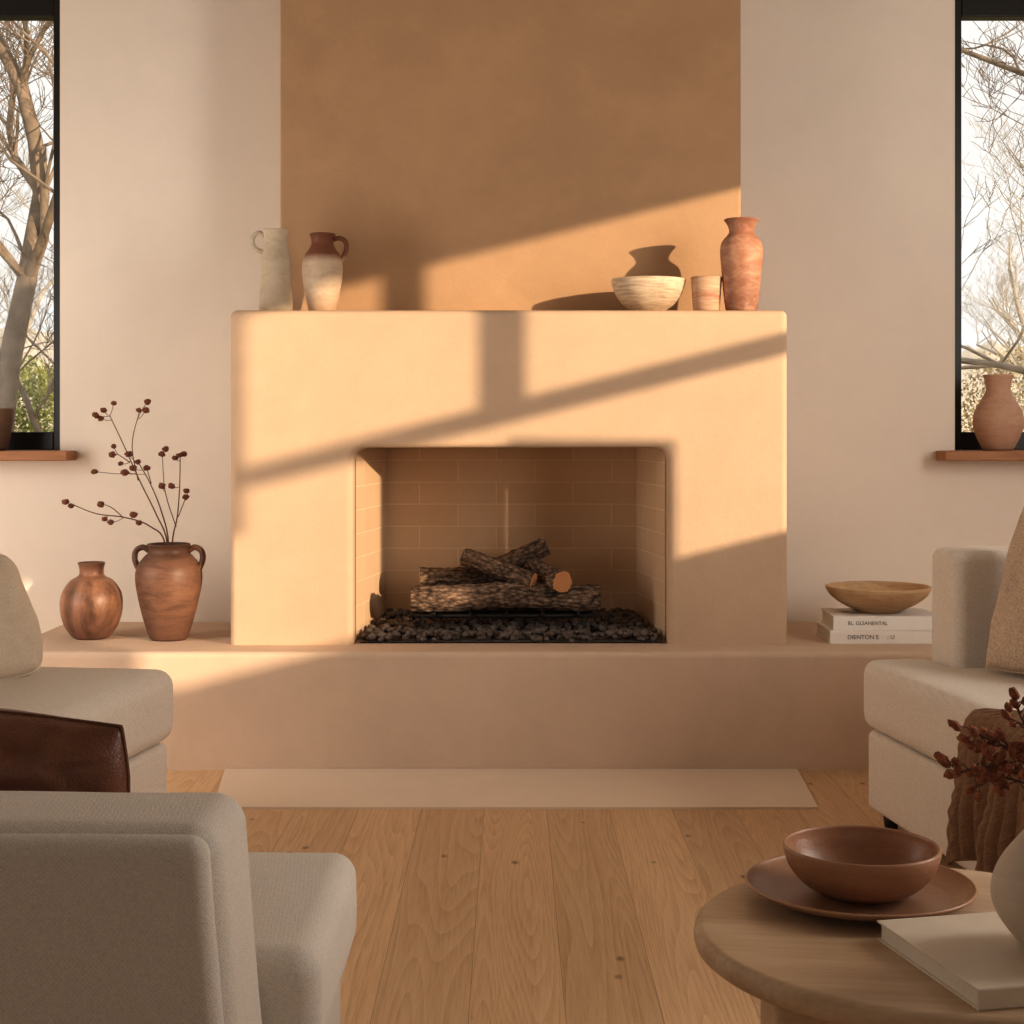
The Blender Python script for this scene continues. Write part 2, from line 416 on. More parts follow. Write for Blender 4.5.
# right wall: sunny side window; sloped block, header step, low opening added to shape sun
SY = (1.492, 3.8); SZ = (1.31, 2.6); LY = 1.0; LZ = 1.78  # low opening added so sun reaches the bench pots
bm = bmesh.new()
for y0, y1, z0, z1 in ((YR, LY, 0, ZC), (SY[1], YB, 0, ZC), (LY, SY[1], 0, SZ[0]), (1.82, SY[1], SZ[1], ZC), (SY[0], 1.82, 2.545, ZC), (LY, SY[0], LZ, ZC)):  # header stepped down to keep a sun streak off the back wall
    box(bm, XR, XR+.05, y0, y1, z0, z1)
sun_block = [(2.46, SZ[0]), (3.000, SZ[0]), (3.000, 1.732), (2.46, 1.874)]  # unseen block added to keep sun off the firebox back
pa = [bm.verts.new((XR, y, z)) for y, z in sun_block]; pb = [bm.verts.new((XR+.05, y, z)) for y, z in sun_block]
bm.faces.new(pa); bm.faces.new(list(reversed(pb)))
for i in range(4): bm.faces.new((pa[i], pb[i], pb[(i+1) % 4], pa[(i+1) % 4]))
struct(link('wall_right', bm, M['wall'], smooth=False))
e = bpy.data.objects.new('window_3', None); C.objects.link(e); e.location = (XR+.02, 2.5, SZ[0]); struct(e)
bm = bmesh.new()
box(bm, -.02, .02, SY[0]-2.5, SY[1]-2.5, 1.97-.035-SZ[0], 1.97+.035-SZ[0])
box(bm, -.02, .02, 2.36-2.5, 2.49-2.5, 1.97+.035-SZ[0], SZ[1]-SZ[0])
link('glazing_bars', bm, M['black'], e, smooth=False)
# chimney breast
bm = bmesh.new(); box(bm, -.864, .853, 5.85, YB, 1.569, ZC, 0)
es = [e for e in bm.edges if abs(e.verts[0].co.x-e.verts[1].co.x) < 1e-6 and abs(e.verts[0].co.y-e.verts[1].co.y) < 1e-6 and e.verts[0].co.y < 5.9]
bmesh.ops.bevel(bm, geom=es, offset=.012, segments=4, profile=.5, affect='EDGES')
struct(link('wall_chimney', bm, M['breast'], wn=True))

# ------------------------------------------------------------------ fireplace
FY = 5.48; FX0, FX1, FT = -.985, .962, 1.569; BZ = .40
OX0, OX1, OT = -.555, .545, 1.088
fp = thing('fireplace', 'sand plaster fireplace block with square brick-lined opening and flat mantel top', 'fireplace', (0, FY, BZ))
arc = []
rr = .045
for i in range(7):
    a = i/6*PI/2; arc.append((OX1-rr+rr*math.cos(a), OT-rr+rr*math.sin(a)))
for i in range(7):
    a = PI/2+i/6*PI/2; arc.append((OX0+rr+rr*math.cos(a), OT-rr+rr*math.sin(a)))
outl = [(OX0, BZ), (FX0, BZ), (FX0, FT), (FX1, FT), (FX1, BZ), (OX1, BZ)] + arc
outl = [(x, z-BZ) for x, z in outl]
bm, A, B = prism(outl, 0, YB-FY-.003)
Fs = set(A)
es = []
for ed in bm.edges:
    a, b = ed.verts
    zb = a.co.z < 1e-5 and b.co.z < 1e-5
    if a in Fs and b in Fs and not zb: es.append(ed)
    elif (a in Fs) != (b in Fs) and abs(a.co.z-(FT-BZ)) < 1e-5: es.append(ed)
bmesh.ops.bevel(bm, geom=es, offset=.024, segments=6, profile=.5, affect='EDGES', clamp_overlap=True)
link('surround', bm, M['fire'], fp, wn=True)
bm = bmesh.new(); uv = bm.loops.layers.uv.new('UVMap')
yf, yb = .085, 6.05-FY; fx0, fx1, bx0, bx1 = OX0+.002, OX1-.002, -.485, .477; z0, z1 = .003, OT-BZ-.002
def quad(ps, u):
    f = bm.faces.new([bm.verts.new(p) for p in ps])
    for lp in f.loops:
        c = lp.vert.co
        lp[uv].uv = ((c.x+.208+.296*5) if u == 'x' else (c.y-yb+.296*5+.06), c.z+BZ-1.0345+.0847*20)
quad([(bx0, yb, z0), (bx1, yb, z0), (bx1, yb, z1), (bx0, yb, z1)], 'x')
quad([(fx0, yf, z0), (bx0, yb, z0), (bx0, yb, z1), (fx0, yf, z1)], 'y')
quad([(bx1, yb, z0), (fx1, yf, z0), (fx1, yf, z1), (bx1, yb, z1)], 'y')
quad([(fx0, yf, z1), (bx0, yb, z1), (bx1, yb, z1), (fx1, yf, z1)], 'x')
quad([(fx0, yf, z0), (fx1, yf, z0), (bx1, yb, z0), (bx0, yb, z0)], 'x')
link('brick_lining', bm, M['brick'], fp, smooth=False)

# bench
bm = bmesh.new(); box(bm, -1.75, 1.75, 5.31, YB-.002, 0, BZ)
es = [e for e in bm.edges if all(v.co.z > .3 for v in e.verts) and not all(v.co.y > 6 for v in e.verts)]
bmesh.ops.bevel(bm, geom=es, offset=.022, segments=5, profile=.5, affect='EDGES')
tag(link('hearth_bench', bm, M['bench'], wn=True), 'long low plaster hearth bench running under the fireplace', 'bench')
# hearth slab set on the floor
bm = bmesh.new()
pts = [(-.907, 4.767), (.929, 4.767), (.963, 5.308), (-.970, 5.308)]
lo = [bm.verts.new((x, y, 0)) for x, y in pts]; hi = [bm.verts.new((x, y, .006)) for x, y in pts]
bm.faces.new(list(reversed(lo))); bm.faces.new(hi)
for i in range(4): bm.faces.new((lo[i], lo[(i+1) % 4], hi[(i+1) % 4], hi[i]))
tag(link('hearth_slab', bm, M['slab'], smooth=False), 'flat pale stone slab on the floor before the hearth bench', 'hearth slab')

# gravel
bm = bmesh.new(); random.seed(3)
def inside_x(y, m):
    t = (y-FY-yf)/(yb-yf); t = max(0, t)
    return fx0+(bx0-fx0)*t+m, fx1+(bx1-fx1)*t-m
for i in range(1500):
    y = random.uniform(FY+.045, FY+yb-.03); a, b = inside_x(y, .02)
    x = random.uniform(a, b); s = random.uniform(.008, .0155)
    z = BZ+.004+s*.6 + random.random()*.024 + max(0, (y-5.62))*.07
    ellips(bm, (x, y, z), (s*random.uniform(.8, 1.25), s*random.uniform(.8, 1.2), s*random.uniform(.65, .9)), 2, Matrix.Rotation(random.random()*6, 3, 'Z'), .35)
a, b = inside_x(5.54, .006); c, d = inside_x(6.04, .006)
f = [bm.verts.new(p) for p in ((a, 5.52, BZ+.006), (b, 5.52, BZ+.006), (d, 6.045, BZ+.035), (c, 6.045, BZ+.035))]
bm.faces.new(f)
tag(link('gravel_bed', bm, M['gravel']), 'dark loose gravel covering the firebox floor', 'gravel', kind='stuff')

# grate
GX = -.02
g = thing('fire_grate', 'low black iron grate under the firewood', 'grate', (GX, 5.75, BZ+.03))
for yy in (-.13, .0, .13):
    bm = bmesh.new(); tube(bm, [(-.33, yy, .055), (.31, yy, .055)], .007, 8); link('rail', bm, M['iron'], g)
for xx in (-.26, -.13, 0, .13, .26):
    bm = bmesh.new(); tube(bm, [(xx, -.15, .062), (xx, .15, .062)], .006, 8); link('crossbar', bm, M['iron'], g)
for xx in (-.3, .28):
    for yy in (-.13, .13):
        bm = bmesh.new(); tube(bm, [(xx, yy, -.02), (xx, yy, .056)], .007, 8); link('leg', bm, M['iron'], g)

# logs
def log(label, a, b, r, seed):
    a, b = Vector(a), Vector(b); L = (b-a).length; x = (b-a).normalized()
    q = x.to_track_quat('X', 'Z')
    t = thing('firewood_log', label, 'log', (a+b)/2, 0, 'split logs in the firebox'); t.rotation_mode = 'QUATERNION'; t.rotation_quaternion = q
    bm = bmesh.new(); seg = 48; n = 64; rings = []
    for i in range(n+1):
        xx = -L/2+L*i/n; ring = []
        for k in range(seg):
            an = 2*PI*k/seg
            w = 1+.14*noise.noise(Vector((xx*6+seed, math.cos(an)*1.2, math.sin(an)*1.2)))+.14*noise.noise(Vector((xx*28+seed, math.cos(an)*4, math.sin(an)*4))) \
                +.12*noise.noise(Vector((xx*55+seed, math.cos(an)*9, math.sin(an)*9)))
            ring.append(bm.verts.new((xx, r*w*math.cos(an), r*w*math.sin(an)+.008*math.sin(xx*7+seed))))
        rings.append(ring)
    for A_, B_ in zip(rings, rings[1:]):
        for k in range(seg): bm.faces.new((A_[k], A_[(k+1) % seg], B_[(k+1) % seg], B_[k]))
    caps = [[v.co.copy() for v in rings[0]], [v.co.copy() for v in rings[-1]]]
    bmesh.ops.recalc_face_normals(bm, faces=bm.faces)
    link('bark', bm, M['bark'], t)
    for cap in caps:
        bm = bmesh.new(); cc = sum(cap, Vector())/len(cap)
        bm.faces.new([bm.verts.new(cc+(p-cc)*.99) for p in cap]); link('cut_end', bm, M['logend'], t, smooth=False)
def W(x, y, d): return Vector(((x-512)*d/1571, d, 1.15-(y-430)*d/1571))
log('longest log lying across the front of the grate', W(411, 597, 5.66), W(600, 598, 5.68), .046, 1)
log('log lying level behind the left half of the longest log', W(420, 577, 5.80), W(512, 572, 5.83), .036, 5)
log('log slanting down rightwards on top of the longest log', W(464, 559, 5.77), W(534, 580, 5.66), .031, 9)
log('dark log tilted up rightwards at the very top of the stack', W(497, 568, 5.86), W(548, 547, 5.86), .034, 13)
log('short log at the right with its pale cut end facing out', W(530, 565, 5.88), W(563, 580, 5.62), .038, 17)

# ------------------------------------------------------------------ mantel pottery
MZ = FT
def pot(name, label, cat, x, y, z, bm, mat, part='body'):
    t = thing(name, label, cat, (x, y, z)); link(part, bm, mat, t); return t
t = pot('jug', 'slim cream stoneware jug with small left handle on the mantel', 'jug', -.850, 5.66, MZ,
        vessel([(.057, .003), (.060, .02), (.057, .08), (.054, .16), (.051, .205), (.044, .235), (.041, .262), (.044, .285), (.048, .298)], wob=.02), P_jug)
bm = bmesh.new(); tube(bm, catmull([(-.042, 0, .282), (-.062, 0, .291), (-.080, 0, .28), (-.085, 0, .258), (-.074, 0, .234), (-.047, 0, .222)]), .0085, 10); link('handle', bm, P_jug, t)
t = pot('jug', 'round-bellied jug with brown top, cream body and right handle on the mantel', 'jug', -.683, 5.66, MZ,
        vessel([(.046, .003), (.050, .012), (.060, .06), (.070, .12), (.073, .165), (.066, .205), (.048, .233), (.040, .25), (.040, .266), (.047, .284)], wob=.015), P_two)
bm = bmesh.new(); tube(bm, catmull([(.040, 0, .268), (.062, 0, .272), (.083, 0, .258), (.086, 0, .232), (.076, 0, .205), (.064, 0, .192)]), .009, 10); link('handle', bm, P_two, t)
pot('bowl', 'pale striped stone bowl standing on the mantel', 'bowl', .489, 5.622, MZ,
    vessel([(.052, .003), (.062, .008), (.092, .030), (.116, .062), (.129, .095), (.133, .116)], .008, .014, wob=.02), P_bowl)
pot('cup', 'small banded clay cup beside the tall vase on the mantel', 'cup', .690, 5.575, MZ,
    vessel([(.044, .003), (.047, .01), (.050, .05), (.053, .09), (.056, .12)], .006, .01, wob=.015), P_cup)
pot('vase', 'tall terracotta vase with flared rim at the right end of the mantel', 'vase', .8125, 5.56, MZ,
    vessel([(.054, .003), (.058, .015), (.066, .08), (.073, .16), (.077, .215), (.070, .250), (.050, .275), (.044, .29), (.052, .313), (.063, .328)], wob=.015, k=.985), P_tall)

# ------------------------------------------------------------------ bench pottery, branches
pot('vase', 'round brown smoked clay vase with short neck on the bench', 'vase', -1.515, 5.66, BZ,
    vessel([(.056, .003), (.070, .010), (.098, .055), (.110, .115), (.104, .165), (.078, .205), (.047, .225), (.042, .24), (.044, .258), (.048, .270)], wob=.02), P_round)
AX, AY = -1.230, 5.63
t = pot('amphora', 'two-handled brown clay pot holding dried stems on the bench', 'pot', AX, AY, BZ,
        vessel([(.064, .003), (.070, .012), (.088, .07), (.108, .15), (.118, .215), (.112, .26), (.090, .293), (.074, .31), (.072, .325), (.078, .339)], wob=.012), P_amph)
for s in (-1, 1):
    bm = bmesh.new(); tube(bm, catmull([(s*.072, 0, .318), (s*.092, 0, .330), (s*.116, 0, .318), (s*.122, 0, .290), (s*.113, 0, .262), (s*.105, 0, .250)]), .0105, 10)
    link('handle', bm, P_amph, t)
def q(x, y, dy=0): return Vector(((x-170)*.00358, dy, (542-y)*.00358+.341))
def stem(label, main, sides, heads, dy, seed):
    random.seed(seed)
    t = thing('dried_branch', label, 'dried branch', (AX, AY, BZ+.02), 0, 'dried branches in the two-handled pot')
    off = Vector((0, 0, -.02))
    P0 = [Vector((.0, 0, .03))] + [q(x, y, dy*i/len(main)) for i, (x, y) in enumerate(main)]
    bm = bmesh.new(); cp = catmull([tuple(p+off) for p in P0], 5); nn = len(cp)
    tube(bm, cp, [.0034-.0018*i/nn for i in range(nn)], 6)
    for s in sides:
        sp = catmull([tuple(q(x, y, dy*.8)+off) for x, y in s], 4); tube(bm, sp, [.002-.0008*i/len(sp) for i in range(len(sp))], 5)
    allp = [Vector(c) for c in cp[4:]] + [q(x, y, dy*.8)+off for s in sides for x, y in s]
    hs = []
    for x, y in heads:
        h = q(x, y, dy*.85+random.uniform(-.02, .02))+off
        near = min(allp, key=lambda p: (p-h).length + max(0, p.z-h.z)*2)
        tube(bm, [near, (near+h)/2+Vector((0, 0, -.004)), h], .0011, 5); hs.append(h)
    link('stalk', bm, M['stem'], t)
    for h in hs:
        bm = bmesh.new(); r = random.uniform(.0095, .0135)
        ellips(bm, h, (r*1.05, r, r*.85), 2, None, .45)
        link('seed_head', bm, M['head'], t)
stem('tallest dried branch, forking above the two-handled pot', [(169, 545), (158, 512), (142, 478), (128, 445), (114, 414)],
     [[(142, 478), (136, 445), (141, 418), (149, 403)], [(134, 460), (122, 452)]],
     [(101, 413), (117, 401), (107, 408), (152, 400), (143, 408), (150, 408), (116, 452), (124, 461), (119, 444), (100, 469), (128, 470), (105, 416)], -.05, 1)
stem('short upright dried branch on the right of the pot mouth', [(173, 545), (178, 515), (180, 485), (180, 455)],
     [[(178, 515), (184, 500), (188, 490)], [(176, 525), (165, 490), (162, 450)]],
     [(164, 447), (160, 452), (180, 453), (187, 489), (174, 456), (185, 495), (161, 484), (172, 484), (183, 452)], .03, 2)
stem('dried branch arching far left over the round vase', [(167, 545), (152, 524), (128, 515), (100, 511), (76, 501)],
     [[(128, 515), (118, 506), (110, 502)]],
     [(72, 499), (76, 503), (110, 516), (138, 512), (143, 520), (107, 501), (117, 519)], -.06, 3)
stem('thin middle dried branch between the tallest and the short one', [(170, 545), (162, 510), (150, 482), (138, 462)],
     [[(150, 482), (146, 468)]],
     [(137, 460), (133, 466), (127, 452), (146, 466), (124, 470)], .05, 4)

# ------------------------------------------------------------------ books
def text_mesh(body, size):
    cu = bpy.data.curves.new('lettering', 'FONT'); cu.body = body; cu.size = size; cu.extrude = .0003; cu.align_y = 'CENTER'
    ob = bpy.data.objects.new('lettering_tmp', cu); C.objects.link(ob)
    me = bpy.data.meshes.new_from_object(ob.evaluated_get(bpy.context.evaluated_depsgraph_get()))
    bpy.data.objects.remove(ob); return me
def book(label, x, y, z, w, d, h, rz, cov, text=None, group=None, board=.004, ts=.02):
    """spine faces local -y"""
    t = thing('book', label, 'book', (x, y, z), rz, group)
    bm = bmesh.new()
    box(bm, -w/2, w/2, -d/2, d/2, 0, board, .0012, 2); box(bm, -w/2, w/2, -d/2, d/2, h-board, h, .0012, 2)
    box(bm, -w/2, w/2, -d/2-.001, -d/2+.005, .0005, h-.0005, .002, 2)
    link('cover', bm, cov, t, smooth=False)
    bm = bmesh.new(); box(bm, -w/2+.005, w/2-.005, -d/2+.004, d/2-.006, board, h-board); link('page_block', bm, M['paper'], t, smooth=False)
    for txt, tx in (text or ()):
        me = text_mesh(txt, ts); me.materials.append(M['ink'])
        o = bpy.data.objects.new('spine_lettering', me); C.objects.link(o); o.parent = t
        o.location = (-w/2+tx, -d/2-.0014, h/2); o.rotation_euler = (PI/2, 0, 0)
    return t
book('lower white hardback under the other book on the bench', 1.31, 5.64, BZ, .39, .27, .047, 0, M['cover2'], (('DIENTON E', .06), (': U', .20)), 'stacked white books', ts=.021)
book('upper white hardback lying under the shallow wooden bowl', 1.318, 5.635, BZ+.047, .375, .26, .050, R(-1.5), M['cover1'], (('BL. GLSANENTAL', .05),), 'stacked white books', ts=.018)
pot('bowl', 'wide shallow wooden bowl resting on two stacked books', 'bowl', 1.315, 5.64, BZ+.097,
    vessel([(.075, .003), (.085, .008), (.13, .030), (.165, .055), (.182, .077), (.187, .09)], .008, .012, wob=.006), P_dish)

# ------------------------------------------------------------------ window sill pots
pot('vase', 'pinkish clay vase with narrow neck on the right window sill', 'vase', 1.885, 6.09, 1.07,
    vessel([(.052, .003), (.062, .012), (.085, .06), (.096, .105), (.088, .155), (.060, .205), (.047, .235), (.048, .262), (.058, .29)], wob=.012), P_pink)
pot('plant_pot', 'small dark brown clay pot on the left window sill', 'pot', -2.025, 6.10, 1.07,
    vessel([(.060, .003), (.066, .012), (.076, .06), (.084, .11), (.087, .16)], .007, .012, wob=.01), P_dark)

# ------------------------------------------------------------------ sofas
def soft(o, vox=.018, it=6):
    m = o.modifiers.new('r', 'REMESH'); m.mode = 'VOXEL'; m.voxel_size = vox; m.use_smooth_shade = True
    s = o.modifiers.new('s', 'SMOOTH'); s.iterations = it; s.factor = .5
L = 1.62; AW = .2; AX0 = .215
S = thing('sofa', 'cream two-seat sofa with throw, right of the fireplace', 'sofa', (1.012, 4.58, 0), R(8))
bm = bmesh.new(); rbox(bm, (.49, -L/2, .165), (.47, L/2-.008, .115), .02, 4); link('base', bm, M['cream'], S)
out = [(0, 0), (AX0, 0), (AX0, -AW), (.78, -AW), (.78, -L+AW), (AX0, -L+AW), (AX0, -L), (0, -L)]
bm = bmesh.new()
lo = [bm.verts.new((x, y, .285)) for x, y in out]; hi = [bm.verts.new((x, y, .487)) for x, y in out]
bm.faces.new(lo); bm.faces.new(list(reversed(hi)))
for i in range(len(out)): bm.faces.new((lo[i], hi[i], hi[(i+1) % len(out)], lo[(i+1) % len(out)]))
bmesh.ops.recalc_face_normals(bm, faces=bm.faces)
bmesh.ops.bevel(bm, geom=list(bm.edges), offset=.036, segments=4, profile=.5, affect='EDGES', clamp_overlap=True)
soft(link('seat_cushion', bm, M['cream'], S), .016, 4)
for y0 in (-AW/2, -L+AW/2):
    bm = bmesh.new(); rbox(bm, ((AX0+.95)/2, y0, .54), ((.95-AX0)/2, AW/2, .268), .030, 6, puff(.003, .003, .002)); link('arm', bm, M['cream'], S)
bm = bmesh.new(); rbox(bm, (.90, -L/2, .56), (.10, L/2-AW, .28), .05, 6, puff(.01, .01, .003)); link('backrest', bm, M['cream'], S)
for i in (0, 1):
    yc = -L/2 + (i-.5)*(L-2*AW)/2
    bm = bmesh.new(); rbox(bm, (.70, yc, .69), (.10, (L-2*AW)/4-.004, .20), .06, 6, puff(.015, .02, .004)); link('back_cushion', bm, M['cream'], S)
for x in (.07, .9):
    for y in (-.07, -L+.07):
        bm = bmesh.new(); lathe(bm, [(0, 0), (.018, 0), (.024, .052), (0, .052)], 16); link('foot', bm, M['foot'], S, loc=(x, y, 0))
L2 = 1.3
S2 = thing('sofa', 'cream open-ended sofa left of the hearth, seat facing the room', 'sofa', (-.938, 4.40, 0), R(-8))
bm = bmesh.new(); rbox(bm, (-.49, -L2/2, .165), (.47, L2/2-.012, .115), .02, 4); link('base', bm, M['cream'], S2)
bm = bmesh.new(); rbox(bm, (-.36, -L2/2, .385), (.36, L2/2, .10), .046, 10, puff(.006, .005, .003)); link('seat_cushion', bm, M['cream'], S2)
bm = bmesh.new(); rbox(bm, (-.86, -L2/2, .56), (.10, L2/2-.005, .28), .05, 6, puff(.01, .01, .003)); link('backrest', bm, M['cream'], S2)
bm = bmesh.new(); rbox(bm, (-.66, -L2/2, .69), (.10, L2/2-.01, .20), .06, 6, puff(.015, .02, .004)); link('back_cushion', bm, M['cream'], S2)
for x in (-.07, -.9):
    for y in (-.07, -L2+.07):
        bm = bmesh.new(); lathe(bm, [(0, 0), (.018, 0), (.024, .052), (0, .052)], 16); link('foot', bm, M['foot'], S2, loc=(x, y, 0))
# foreground chair: near arm, open far side, faces +x
A1 = thing('armchair', 'pale linen chair in the foreground, seen from outside its arm', 'armchair', (-.25, 1.76, 0))
def slant(p, u):
    p = puff(.006, .003, .002, 4)(p, u); p.x += (.30-p.z)*.08; return p
bm = bmesh.new(); rbox(bm, (-.572, .115, .375), (.49, .105, .325), .036, 8, slant); link('arm', bm, M['linen'], A1)
bm = bmesh.new()
def slant2(p, u):
    p = puff(.003, .002, .002, 9)(p, u); p.x += (.30-p.z)*.08; return p
rbox(bm, (-.582, .030, .3685), (.490, .030, .3225), .022, 8, slant2); link('outer_panel', bm, M['linen'], A1)
bm = bmesh.new(); rbox(bm, (-.43, .4775, .20), (.41, .2525, .15), .02, 5); link('base', bm, M['linen'], A1)
bm = bmesh.new(); rbox(bm, (-.38, .475, .415), (.385, .25, .075), .036, 10, puff(.010, .004, .002, 2)); link('seat_cushion', bm, M['linen'], A1)
bm = bmesh.new(); rbox(bm, (-.95, .475, .39), (.12, .25, .34), .05, 6, puff(.01, .01, .003)); link('backrest', bm, M['linen'], A1)
for x in (-.1, -1.0):
    for y in (.07, .66):
        bm = bmesh.new(); lathe(bm, [(0, 0), (.018, 0), (.024, .052), (0, .052)], 16); link('foot', bm, M['foot'], A1, loc=(x, y, 0))

def pillow(label, w, h, t, mat, loc, rz, tilt, seed, pinch=.06, wr=.012, ex=.42, cut=.09, sup=None, crease=0, roll=0, pipe=.003):
    T = thing('cushion', label, 'cushion', loc, rz); T.rotation_euler = (tilt, roll, rz)
    bm = bmesh.new(); n = 48; V = {}
    for s in (-1, 1):
        for i in range(n+1):
            for j in range(n+1):
                u = -1+2*i/n; v = -1+2*j/n
                edge = i in (0, n) or j in (0, n)
                if edge and (0, i, j) in V: V[(s, i, j)] = V[(0, i, j)]; continue
                u2, v2 = math.sin(u*PI/2)*.6+u*.4, math.sin(v*PI/2)*.6+v*.4
                th = ((1-u2*u2)*(1-v2*v2))**ex if not edge else 0
                x = w/2*u2*(1-pinch*(1-v2*v2)); z = h/2*(1+v2*(1-pinch*(1-u2*u2)))
                if sup:
                    k = max(abs(u2), abs(v2)); dn = (abs(u2)**sup+abs(v2)**sup)**(1/sup)
                    f_ = k/dn if dn > 1e-6 else 1
                    x = w/2*u2*f_; z = h/2*(1+v2*f_)
                    z += h*.05*noise.noise(Vector((u2*1.6+seed, 3.3, 0)))*max(0, v2)
                cr = max(0, abs(u2)+abs(v2)-1.5)*cut
                x *= 1-cr; z = h/2+(z-h/2)*(1-cr)
                nn = noise.noise(Vector((u*2.2+seed, v*2.2, s)))*wr*(th > 0) + noise.noise(Vector((u*6+seed, v*5, s*3)))*wr*.33*(th > 0)
                if crease: nn -= crease*max(0, 1-abs(noise.noise(Vector((u*2.6+seed, v*3.4+u*1.5, s*2))))*7)*(th > 0)
                vt = bm.verts.new((x, s*(t/2*th+nn*th), z)); V[(s, i, j)] = vt
                if edge: V[(0, i, j)] = vt
        for i in range(n):
            for j in range(n):
                f = [V[(s, i, j)], V[(s, i+1, j)], V[(s, i+1, j+1)], V[(s, i, j+1)]]
                bm.faces.new(f if s < 0 else list(reversed(f)))
    border = [V[(0, i, 0)].co.copy() for i in range(n+1)] + [V[(0, n, j)].co.copy() for j in range(1, n+1)] + \
             [V[(0, i, n)].co.copy() for i in range(n-1, -1, -1)] + [V[(0, 0, j)].co.copy() for j in range(n-1, -1, -1)]
    bmesh.ops.recalc_face_normals(bm, faces=bm.faces)
    link('cover', bm, mat, T)
    if pipe:
        bm = bmesh.new(); tube(bm, border, pipe, 6); link('piping', bm, mat, T)
pillow('tan linen cushion leaning in the corner of the right sofa', .44, .51, .18, M['tanpillow'], (1.395, 4.12, .490), R(-62), R(-19), 1, wr=.03)
pillow('beige linen cushion leaning back on the left sofa', .46, .38, .20, M['pillow'], (-1.395, 4.09, .490), R(54), R(-30), 6, wr=.03, sup=9)
pillow('brown leather cushion standing behind the foreground chair arm', .55, .275, .23, M['leather'], (-.81, 2.16, .500), R(-4), R(6), 11, wr=.035, ex=.5, cut=.04, pinch=-.03, crease=.012, roll=R(4), pipe=.0028)

# knitted throw on the right sofa
T = thing('throw_blanket', 'chunky brown knitted throw hanging over the right sofa front', 'blanket', S.location, R(8))
prof = [(.34, .494), (.28, .496), (.18, .497), (.09, .496), (.04, .489), (.005, .467), (-.010, .43), (-.014, .36), (-.012, .28), (-.016, .2), (-.014, .10)]
prof = catmull(prof, 12)
bm = bmesh.new(); ny = 280; rows = []; NR = 18; ni = len(prof)
for i, (x, z) in enumerate(prof):
    a = prof[max(0, i-1)]; b = prof[min(len(prof)-1, i+1)]
    tx, tz = b[0]-a[0], b[1]-a[1]; ln = math.hypot(tx, tz) or 1; nx, nz = tz/ln, -tx/ln
    top = max(0, 1-i/60); hang = max(0, min(1, (i-50)/55))
    y0 = -.80-.50*top+.04*hang; y1 = -1.30-.10*top
    row = []
    for j in range(ny+1):
        f = j/ny; u = f*NR
        y = y0+(y1-y0)*f
        w_ = abs(math.sin(u*PI))
        rib = w_**.6*.008*(.3+.7*hang)
        cab = .0025*math.sin(i*1.05+(u % 1)*2.6*(1 if int(u) % 2 else -1)) * w_*(.2+.8*hang)
        fold = .055*(.5+.5*math.sin(f*18+.7*math.sin(i*.05)+.9))*hang
        o_ = rib+cab+fold+.002
        row.append(bm.verts.new((x+nx*o_, y+.020*math.sin(i*.04+f*6)*hang, z+nz*o_ + .03*hang*math.sin(f*8))))
    rows.append(row)
for A_, B_ in zip(rows, rows[1:]):
    for j in range(ny): bm.faces.new((A_[j], A_[j+1], B_[j+1], B_[j]))
o = link('knit', bm, M['knit'], T); sm = o.modifiers.new('t', 'SOLIDIFY'); sm.thickness = .006; sm.offset = 1

# ------------------------------------------------------------------ round side table and what stands on it
TX, TY, TZ, TR = .62, 2.30, .42, .352
t = thing('side_table', 'round pale wooden side table in the right foreground', 'table', (TX, TY, 0))
th = .040
bm = bmesh.new(); lathe(bm, [(0, TZ-th), (TR-.03, TZ-th), (TR-.012, TZ-th+.003), (TR-.003, TZ-th+.010), (TR, TZ-th/2), (TR-.002, TZ-.008), (TR-.008, TZ-.002), (TR-.015, TZ), (TR-.06, TZ), (0, TZ)], 96)
bmesh.ops.recalc_face_normals(bm, faces=bm.faces)
link('table_top', bm, M['table'], t, wn=True, rot=(0, 0, R(-8)))
for k in range(4):
    a = R(200+90*k)
    bm = bmesh.new(); rbox(bm, (0, 0, (TZ-th)/2), (.040, .040, (TZ-th)/2), .012, 2)
    link('leg', bm, M['table'], t, loc=(.235*math.cos(a), .235*math.sin(a), 0), rot=(0, 0, R(10)))
PX, PY = .540, 2.44
pot('plate', 'brown glazed plate on the side table under the brown bowl', 'plate', PX, PY, TZ,
    vessel([(.105, .002), (.115, .004), (.14, .010), (.165, .019), (.177, .027)], .006, .0095), P_plate)
pot('bowl', 'brown glazed bowl resting on a brown plate', 'bowl', PX+.003, PY, TZ+.0095,
    vessel([(.058, .002), (.066, .005), (.090, .018), (.110, .040), (.119, .062), (.121, .074)], .006, .011), P_terr)
bk_rz = R(12.8)
u = Vector((-math.sin(bk_rz), math.cos(bk_rz))); v = Vector((math.cos(bk_rz), math.sin(bk_rz)))
bc = Vector((.585, 1.972)) + u*.1425 + v*.125
book('cream hardback book lying under the cream vase on the table', bc.x, bc.y, TZ, .25, .285, .028, bk_rz, M['cover3'], board=.003)
VX, VY, VZ = .745, 2.125, TZ+.028
pot('vase', 'matte cream bulbous vase holding rust coloured dried buds', 'vase', VX, VY, VZ,
    vessel([(.050, .003), (.060, .010), (.086, .045), (.094, .078), (.082, .115), (.056, .150), (.038, .172), (.033, .185), (.037, .198)], .006, .012), P_cream)
